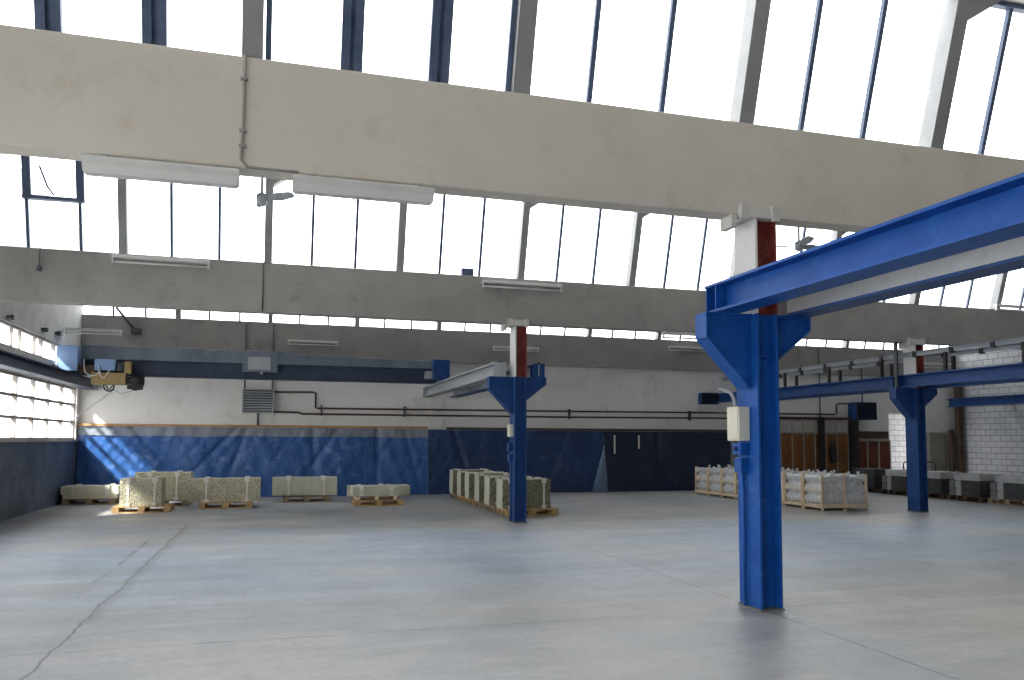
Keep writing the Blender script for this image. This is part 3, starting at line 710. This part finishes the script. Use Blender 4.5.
for x, z0 in ((10.42, 1.22), (11.28, 1.38)):
    MB().box(x - 10.05 - .025, x - 10.05 + .025, -.16, -.145, z0, 1.82).build('tie_strip', M['strap'], t4)
tag(MB().box(XL + .03, 4.3, YB - .16, YB - .055, 1.985, 2.045).build('timber_batten', M['batten']), 'long brown timber batten above the bright blue tarpaulin', 'batten')
tag(MB().box(4.9, 14.72, YB - .16, YB - .055, 1.955, 2.03).build('timber_batten', M['batten_dark']), 'long dark timber batten above the navy tarpaulin', 'batten')

# ------------------------------------------------------------------ partition, board rack, door at the right end of the back wall
t = tag(empty('board_partition', (14.8, YB - .2, 0)), 'brown timber board partition on the back wall behind the nearest column', 'partition')
x = .02
while x < 4.62:
    w = .44
    MB().box(x, x + w - .03, -.02, .02, .02, 1.92 + random.uniform(-.03, .03)).build('board', M['tile_brown'], t)
    MB().box(x, x + w - .03, .0, .03, 1.96, 2.40).build('upper_sheet', M['frosty'], t)
    MB().box(x + w - .03, x + w + .004, -.03, .03, .02, 2.42).build('batten', M['frame_pale'], t)
    x += .46
MB().box(0, 4.75, -.05, .05, 2.43, 2.50).build('top_rail', M['red_pipe'], t)
tag(MB().box(18.1, 18.27, YB - .42, YB - .26, 0, 2.5).build('dark_post', M['dark_post'], bevel=.01), 'thin dark post in front of the brown board partition', 'post')
tag(MB().box(19.45, 19.70, YB - .42, YB - .16, 0, 2.42).build('dark_post', M['dark_post'], bevel=.01), 'thick dark post between the brown partition and the red board rack', 'post')
tag(MB().tube([(18.68, YB-.32, .9), (18.68, YB-.32, 1.05), (18.66, YB-.32, 1.25), (18.68, YB-.30, 1.5), (18.7, YB-.28, 1.68)], [.08, .12, .13, .10, .04], 14).build('dark_form', M['black']), 'dark rounded form on the brown board partition', 'cloth')  # dark rounded form against the boards
t = tag(empty('board_rack', (19.75, YB - .12, 0)), 'rack of three red brown boards in a pale frame below the blue sided heater', 'rack')
for k in range(3):
    MB().box(.06 + k * .49, .06 + k * .49 + .43, -.02, .02, .06, 1.66).build('board', M['tile_red'], t)
MB().box(0, 1.5, -.05, .05, 1.67, 1.74).box(0, 1.5, -.05, .05, 0, .05).build('rail', M['frame_pale'], t)
for k in range(4): MB().box(k * .49 - .0, k * .49 + .045, -.05, .05, .05, 1.67).build('upright', M['frame_pale'], t)
tag(MB().box(19.75, 21.3, YB - .052, YB - .002, 1.76, 2.02).build('stained_panel', M['brown_post']), 'dark stained strip of wall above the red board rack', 'panel')
struct(MB().box(23.12, 23.85, YB - .06, YB, 0.02, 2.0).box(23.2, 23.77, YB - .075, YB - .06, .15, 1.85).build('door_1', M['door_grey']), 'grey beige door in the right corner of the back wall', 'door')
tag(MB().box(23.88, 24.02, YB - .3, YB - .16, 0, 2.1).build('timber_post', M['brown_post'], bevel=.01), 'short brown timber post beside the grey beige door', 'post')
tag(MB().box(24.12, 24.30, YB - .45, YB - .25, 0, 3.9).build('timber_post', M['brown_post'], bevel=.01), 'tall brown corner post against the white block wall', 'post')
t = tag(empty('hand_rail', (21.5, YB - .5, 0)), 'low dark handrail standing before the opening in the back wall', 'rail')
MB().tube([(0, 0, 0), (0, 0, .86), (.05, 0, .92), (1.35, 0, .92), (1.4, 0, .86), (1.4, 0, 0)], .025, 8).build('frame', M['steel_dark'], t)
MB().tube([(0, 0, .5), (1.4, 0, .5)], .018, 8).build('cross_bar', M['steel_dark'], t)

# ------------------------------------------------------------------ pallets and stones
def make_pallet(L, W, m, name='pallet'):
    t = empty(name, (0, 0, 0)); h = .144
    for k in range(5):
        y = -W/2 + .06 + (W - .12) * k / 4
        MB().box(-L/2, L/2, y - .06, y + .06, h - .022, h).build('deck_board', m, t)
    for x in (-L/2 + .07, 0, L/2 - .07): MB().box(x - .07, x + .07, -W/2, W/2, h - .044, h - .022).build('cross_board', m, t)
    for y in (-W/2 + .05, 0, W/2 - .05):
        MB().box(-L/2, L/2, y - .05, y + .05, 0, .022).build('skid_board', m, t)
        for x in (-L/2 + .07, 0, L/2 - .07): MB().box(x - .07, x + .07, y - .05, y + .05, .022, h - .044).build('block', m, t)
    return t
PAL = make_pallet(1.2, .8, M['wood']); PAL_G = make_pallet(1.2, .8, M['wood_grey'])
PAL_D = make_pallet(1.2, .8, M['brown_post'])
_used = set()
def pallet(x, y, rot, label, grey=False, group='wooden pallets under the stones'):
    src = PAL_D if grey == 'dark' else (PAL_G if grey else PAL)
    if src.name in _used: o = copy_tree(src)
    else: o = src; _used.add(src.name)
    o.location = (x, y, 0); o.rotation_euler = (0, 0, rot)
    return tag(o, label, 'pallet', group)

def block_mesh(lx, ly, lz, jit, seed):
    b = MB()
    n = lambda l: max(2, int(l / .06))
    nx, ny, nz = n(lx), n(ly), n(lz)
    def dis(p):
        q = Vector(p); e = noise.noise_vector(q * 7 + Vector((seed, seed * 2, 0))) * jit + noise.noise_vector(q * 18 + Vector((0, seed, 4))) * jit * .6
        return (p[0] + e.x, p[1] + e.y, max(0, p[2] + (e.z if p[2] > .01 else 0)))
    A, Bq = lx / 2, ly / 2
    for s in (-1, 1):
        b.grid(lambda u, v: dis((-A + u * lx, s * Bq, v * lz)), nx, nz, False)
        b.grid(lambda u, v: dis((s * A, -Bq + u * ly, v * lz)), ny, nz, False)
    b.grid(lambda u, v: dis((-A + u * lx, -Bq + v * ly, lz)), nx, ny, False)
    b.grid(lambda u, v: dis((-A + u * lx, -Bq + v * ly, 0)), nx, ny, False)
    bmesh.ops.remove_doubles(b.bm, verts=b.bm.verts, dist=.003)
    return b
def strap_mesh(lx, ly, lz, xs):
    out = []
    for x in xs:
        e = .014
        b = MB()
        b.box(x - .022, x + .022, -ly/2 - e, -ly/2 - e + .006, .0, lz + e).box(x - .022, x + .022, ly/2 + e - .006, ly/2 + e, .0, lz + e)
        b.box(x - .022, x + .022, -ly/2 - e, ly/2 + e, lz + e - .006, lz + e)
        for s in (-1, 1):   # card corner protectors
            yy = s * (ly/2 + e)
            b.box(x - .06, x + .06, min(yy, yy - s*.10), max(yy, yy - s*.10), lz + e, lz + e + .012)
            b.box(x - .055, x + .055, min(yy, yy + s*.010), max(yy, yy + s*.010), lz - .08, lz + e + .012)
        b.box(x - .05, x + .05, -ly/2 - e - .008, -ly/2 - e, .0, .07)
        out.append(b)
    return out
def stone(x, y, z, lx, ly, lz, rot, m, label, jit=.012, straps=(), group='strapped stone blocks', seed=None, name='stone_block', lit_mat=None):
    seed = seed if seed is not None else random.uniform(0, 50)
    o = block_mesh(lx, ly, lz, jit, seed).build(name, m, None, (x, y, z), rot)
    if lit_mat is not None:
        o.data.materials.append(lit_mat)
        for p in o.data.polygons:
            if abs(p.normal.x) > .8 or p.normal.z > .8: p.material_index = 1  # ends and top get a paler stone, as if lit from the windows
    tag(o, label, 'stone', group)
    for b in strap_mesh(lx, ly, lz, straps): b.build('strap', M['strap'], o)
    return o
PH = .146
# left corner: low flat slabs
pallet(-4.52, 22.4, 0, 'pallet under the cream slabs in the left corner', True)
stone(-4.52, 22.42, PH, 1.2, .72, .10, 0, M['stone_cream'], 'lower cream stone slab on the pallet in the left corner', .004, name='stone_slab', group='cream slabs')
stone(-4.52, 22.40, PH + .105, 1.3, .70, .20, 0, M['stone_cream'], 'upper cream stone slab on the pallet in the left corner', .006, (-.38, .40), name='stone_slab', group='cream slabs')
# pair of rough blocks
pallet(-2.92, 19.75, 0, 'pallet under the front one of the two stout rough stone blocks at left')
stone(-2.95, 19.75, PH, .86, .66, .60, .0, M['stone_rough'], 'stout rough faced stone block, front one of the left pair', .010, (-.26, .28))
pallet(-2.72, 21.45, 0, 'pallet under the rear one of the two stout rough stone blocks at left', True)
stone(-2.72, 21.40, PH, 1.26, .66, .67, 0, M['stone_rough'], 'taller rough faced stone block, rear one of the left pair', .010, (-.3, .32))
# long rough block
pallet(-1.2, 20.55, 0, 'pallet under the long rough stone block left of centre')
stone(-1.24, 20.58, PH, 1.62, .62, .55, .02, M['stone_rough'], 'long rough faced stone block on its pallet left of centre', .012, (-.42, .50))
# smooth block
pallet(.72, 22.1, 0, 'pallet under the smooth long stone block', True)
stone(.67, 22.05, PH + .02, 1.66, .55, .47, 0, M['stone_smooth'], 'long smooth stone block next right of the long rough one', .003, (-.42, .48))
# low slabs
pallet(2.5, 21.7, 0, 'rear pallet of the two under the low slabs at the tarpaulin', True)
stone(2.58, 21.65, PH, 1.62, .6, .27, 0, M['stone_smooth'], 'low long stone slab on the rear pallet before the tarpaulin', .004, (.1,), name='stone_slab')
pallet(2.42, 20.45, 0, 'front pallet of the two under the low slabs at the tarpaulin')
for k in range(3):
    o = MB().box(-.05, .05, -.34, .34, 0, .09).build('timber_bearer', M['wood_pale'], None, (1.90 + k * .46, 20.42, PH), 0, .004)
    tag(o, ('left', 'middle', 'right')[k] + ' timber bearer under the low front stone slab', 'timber', 'timber bearers')
stone(2.34, 20.42, PH + .094, 1.15, .68, .23, 0, M['stone_smooth'], 'low stone slab lying on timber bearers on the front pallet', .004, (-.36, .38), name='stone_slab')
# row by the mid hall column, running towards the viewer
NROW = 6
for i in range(NROW):
    y = 22.25 - i * 1.03
    lab = ('furthest', 'second furthest', 'third furthest', 'third nearest', 'second nearest', 'nearest')[i]
    pallet(5.36, y, 0, lab + ' pallet in the row beside the mid hall column', i in (0, 3, 4))
    stone(5.27 + random.uniform(-.02, .02), y + .02, PH, 1.13 + random.uniform(-.03, .03), .48, .63 + random.uniform(-.015, .02), random.uniform(-.015, .015), M['stone_shade'], lab + ' rough stone block in the row beside the mid hall column', .009, (-.38, .40), 'row of stone blocks beside the mid hall column', lit_mat=M['stone_smooth'])

# ------------------------------------------------------------------ crates with film-wrapped bundles
def make_crate():
    t = empty('timber_crate', (0, 0, 0)); X, Y, H = .66, .366, .86
    for x in (-X + .03, 0, X - .03):
        for y in (-Y + .02, Y - .02):
            MB().prism([(x - .03, .0), (x + .03, .0), (x + .03, H - .03), (x, H), (x - .03, H - .03)], 'y', y - .02, y + .02).build('post', M['wood_pale'], t)
    for y in (-Y + .02, Y - .02): MB().box(-X, X, y - .032, y + .032, .06, .14).build('base_rail', M['wood_pale'], t)
    for x in (-X + .03, X - .03):
        for z, hh in ((.06, .08), (.46, .035)): MB().box(x - .03, x + .03, -Y + .04, Y - .04, z, z + hh).build('side_rail', M['wood_pale'], t)
    MB().box(-X + .06, X - .06, -Y + .05, Y - .05, .10, .13).build('floor_board', M['wood_pale'], t)
    return t
def make_bundle(seed):
    X, Y, Z0, Z1 = .605, .325, .132, .80
    def side(a, v):
        lob = .045 * abs(math.sin(v * 2.5 * PI + .3)) - .028
        r = 1.0 + lob / .4
        x, y = a
        return (x * r, y * r, Z0 + v * (Z1 - Z0))
    b = MB(); per = []
    n1, n2 = 24, 14
    for i in range(n1): per.append((-X + 2*X*i/n1, -Y))
    for i in range(n2): per.append((X, -Y + 2*Y*i/n2))
    for i in range(n1): per.append((X - 2*X*i/n1, Y))
    for i in range(n2): per.append((-X, Y - 2*Y*i/n2))
    nv = 16; N = len(per); rings = []
    for j in range(nv + 1):
        ring = []
        for (x, y) in per:
            p = Vector(side((x, y), j / nv)); e = noise.noise_vector(Vector((p.x * 5 + seed, p.y * 5, p.z * 4))) * .012
            if j == nv: p.z += .05 * max(0, noise.noise(Vector((x * 6 + seed, y * 6, 1)))) + .03 * (abs(x) > X * .93 or abs(x) < .06)
            ring.append(b.bm.verts.new(p + e))
        rings.append(ring)
    for a, c in zip(rings, rings[1:]):
        for k in range(N): b._faces([a[k], a[(k+1) % N], c[(k+1) % N], c[k]], [(0,1,2,3)], True)
    for k in range(2):      # draped top, sagging between the posts
        prevr = rings[-1]; sc = (.7, .25)[k]; ring = []
        for (x, y) in per:
            z = Z1 - .01 + .06 * noise.noise(Vector((x * 4 * sc + seed, y * 5 * sc, k)))
            ring.append(b.bm.verts.new((x * sc, y * sc, z)))
        for i in range(N): b._faces([prevr[i], prevr[(i+1) % N], ring[(i+1) % N], ring[i]], [(0,1,2,3)], True)
        rings.append(ring)
    b._faces(rings[-1], [tuple(range(N))])
    b._faces(rings[0], [tuple(range(N-1, -1, -1))])
    o = b.build('wrapped_bundle', M['film'])
    # gathered film tufts on top
    for x in (-.52, -.12, .26, .50):
        y = random.uniform(-.27, -.05)
        MB().tube([(x, y, Z1 - .03), (x + .01, y, Z1 + .05), (x + random.uniform(-.03, .03), y, Z1 + .12)], [.075, .022, .035], 8).build('film_tuft', M['film_light'], o)
    return o
CR = make_crate(); BU = [make_bundle(3.1), make_bundle(8.7)]
ords = ('nearest', 'second nearest', 'third nearest', 'fourth nearest', 'fourth furthest', 'third furthest', 'second furthest', 'furthest')
for i in range(8):
    y = 16.60 + i * .757
    c = CR if i == 0 else copy_tree(CR); c.location = (13.12, y, 0)
    tag(c, ords[i] + ' pale timber crate in the row behind the nearest column', 'crate', 'timber crates with wrapped bundles')
    w = BU[i] if i < 2 else copy_tree(BU[i % 2]); w.location = (13.12, y, 0)
    tag(w, 'silvery film wrapped bundle inside the ' + ords[i] + ' timber crate', 'bundle', 'film wrapped bundles')

# ------------------------------------------------------------------ dark stone stacks before the block wall
stacks = [(16.55, 'nearest'), (17.92, 'second nearest'), (19.25, 'middle'), (20.58, 'second furthest'), (21.95, 'furthest')]
for i, (y, lab) in enumerate(stacks):
    x = 18.85
    p = pallet(x, y, PI/2, lab + ' pallet of the dark stone stacks before the block wall', 'dark' if i else True, 'pallets under the dark stone stacks')
    g = 'dark stones stacked before the block wall'
    zz = PH
    for lev in range(2):
        h = .215
        o = MB().box(-.38, .38, -.40, .20, 0, h).build('stone_block', M['stone_dark'], None, (x, y - .1, zz), 0, .012)
        tag(o, ('lower', 'upper')[lev] + ' long dark stone block in the ' + lab + ' stack before the block wall', 'stone', g)
        for q, yy in enumerate((.215, .43)):
            o = MB().box(-.38, .38, -.095, .095, 0, h - .03).box(-.36, .36, -.08, .08, h - .03, h).build('stone_block', M['stone_light'] if (q == 0) else M['stone_mid'], None, (x, y + yy + .01, zz), 0, .01)
            tag(o, ('lower', 'upper')[lev] + ' small grey end block, ' + ('inner' if q == 0 else 'outer') + ' one, in the ' + lab + ' dark stone stack', 'stone', g)
        zz += h + .004
    if i < 4:
        o = block_mesh(.82, .86, .19, .008, i * 3.3).build('stone_slab', M['stone_light'], None, (x, y - .10, zz))
        tag(o, 'pale grey slab on top of the ' + lab + ' dark stone stack', 'stone', g)
    else:
        o = MB().box(-.4, .4, -.50, .5, 0, .17).build('stone_slab', M['stone_dark'], None, (x, y, zz), 0, .012)
        tag(o, 'dark slab on top of the ' + lab + ' dark stone stack', 'stone', g)

# ------------------------------------------------------------------ light
w = bpy.data.worlds.new('World'); bpy.context.scene.world = w; w.use_nodes = True
nt = w.node_tree; nt.nodes.clear()
out = nt.nodes.new('ShaderNodeOutputWorld'); bg = nt.nodes.new('ShaderNodeBackground')
tc = nt.nodes.new('ShaderNodeTexCoord'); sp = nt.nodes.new('ShaderNodeSeparateXYZ'); nt.links.new(tc.outputs['Generated'], sp.inputs[0])
nt.links.new(ramp(nt, math_n(nt, 'ADD', math_n(nt, 'MULTIPLY', sp.outputs[2], .5), .5), [(.44, (.42, .42, .41)), (.50, (1, .99, 1)), (1, (.955, .965, 1.0))]), bg.inputs[0])
bg.inputs[1].default_value = 5.0
nt.links.new(bg.outputs[0], out.inputs[0])

s = bpy.data.lights.new('sun', 'SUN'); s.energy = 15.0; s.angle = .08; s.color = (1, .95, .86)
so = bpy.data.objects.new('sun', s); COL.objects.link(so); so.location = (-20, 5, 20)
so.rotation_euler = Vector((.60, .42, -.64)).to_track_quat('-Z', 'Y').to_euler()

def portal(loc, direction, sx, sy):
    l = bpy.data.lights.new('portal', 'AREA'); l.shape = 'RECTANGLE'; l.size = sx; l.size_y = sy
    l.cycles.is_portal = True
    o = bpy.data.objects.new('portal', l); COL.objects.link(o); o.location = loc
    o.rotation_euler = Vector(direction).to_track_quat('-Z', 'Y').to_euler(); return o
W_ = XR - XL; xm = (XL + XR) / 2; gh = 1.65
for r in ROWS:
    zm = (BEAM[r][1] + GTOP[r]) / 2; portal((xm, gy(r, zm, BEAM[r][1]) + .12, zm), (0, -1, -LEAN), W_, gh)
portal((XL - .3, (WY0 + WY1) / 2, 2.3), (1, 0, 0), WY1 - WY0, 1.4)
portal((XL - .3, (WY0 + WY1) / 2, 3.72), (1, 0, 0), WY1 - WY0, .5)
portal((XL - .3, (GA + GB) / 2, 1.98), (1, 0, 0), GB - GA, 3.96)
portal((22.2, YB + .25, 1.35), (0, -1, 0), 1.7, 2.7)

# ------------------------------------------------------------------ camera
cam = bpy.data.cameras.new('camera'); co = bpy.data.objects.new('camera', cam); COL.objects.link(co)
cam.sensor_fit = 'HORIZONTAL'; cam.sensor_width = 36.0; cam.lens = 792.56 / 1024 * 36.0; cam.shift_y = 44.6 / 1024; cam.clip_end = 200
yaw, pit, rol = .2840, .0693, .0046
fw = Vector((math.sin(yaw) * math.cos(pit), math.cos(yaw) * math.cos(pit), math.sin(pit)))
rt = Vector((math.cos(yaw), -math.sin(yaw), 0)); up = rt.cross(fw)
rt2 = rt * math.cos(rol) + up * math.sin(rol); up2 = up * math.cos(rol) - rt * math.sin(rol)
m = Matrix((rt2, up2, -fw)).transposed().to_4x4(); m.translation = Vector((0, 0, 1.6624)); co.matrix_world = m
sc = bpy.context.scene; sc.camera = co
sc.view_settings.view_transform = 'Standard'; sc.view_settings.look = 'None'; sc.view_settings.exposure = 0.2
sc.cycles.use_denoising = True
sc.cycles.max_bounces = 8; sc.cycles.diffuse_bounces = 5; sc.cycles.transparent_max_bounces = 8
sc.cycles.sample_clamp_indirect = 8.0
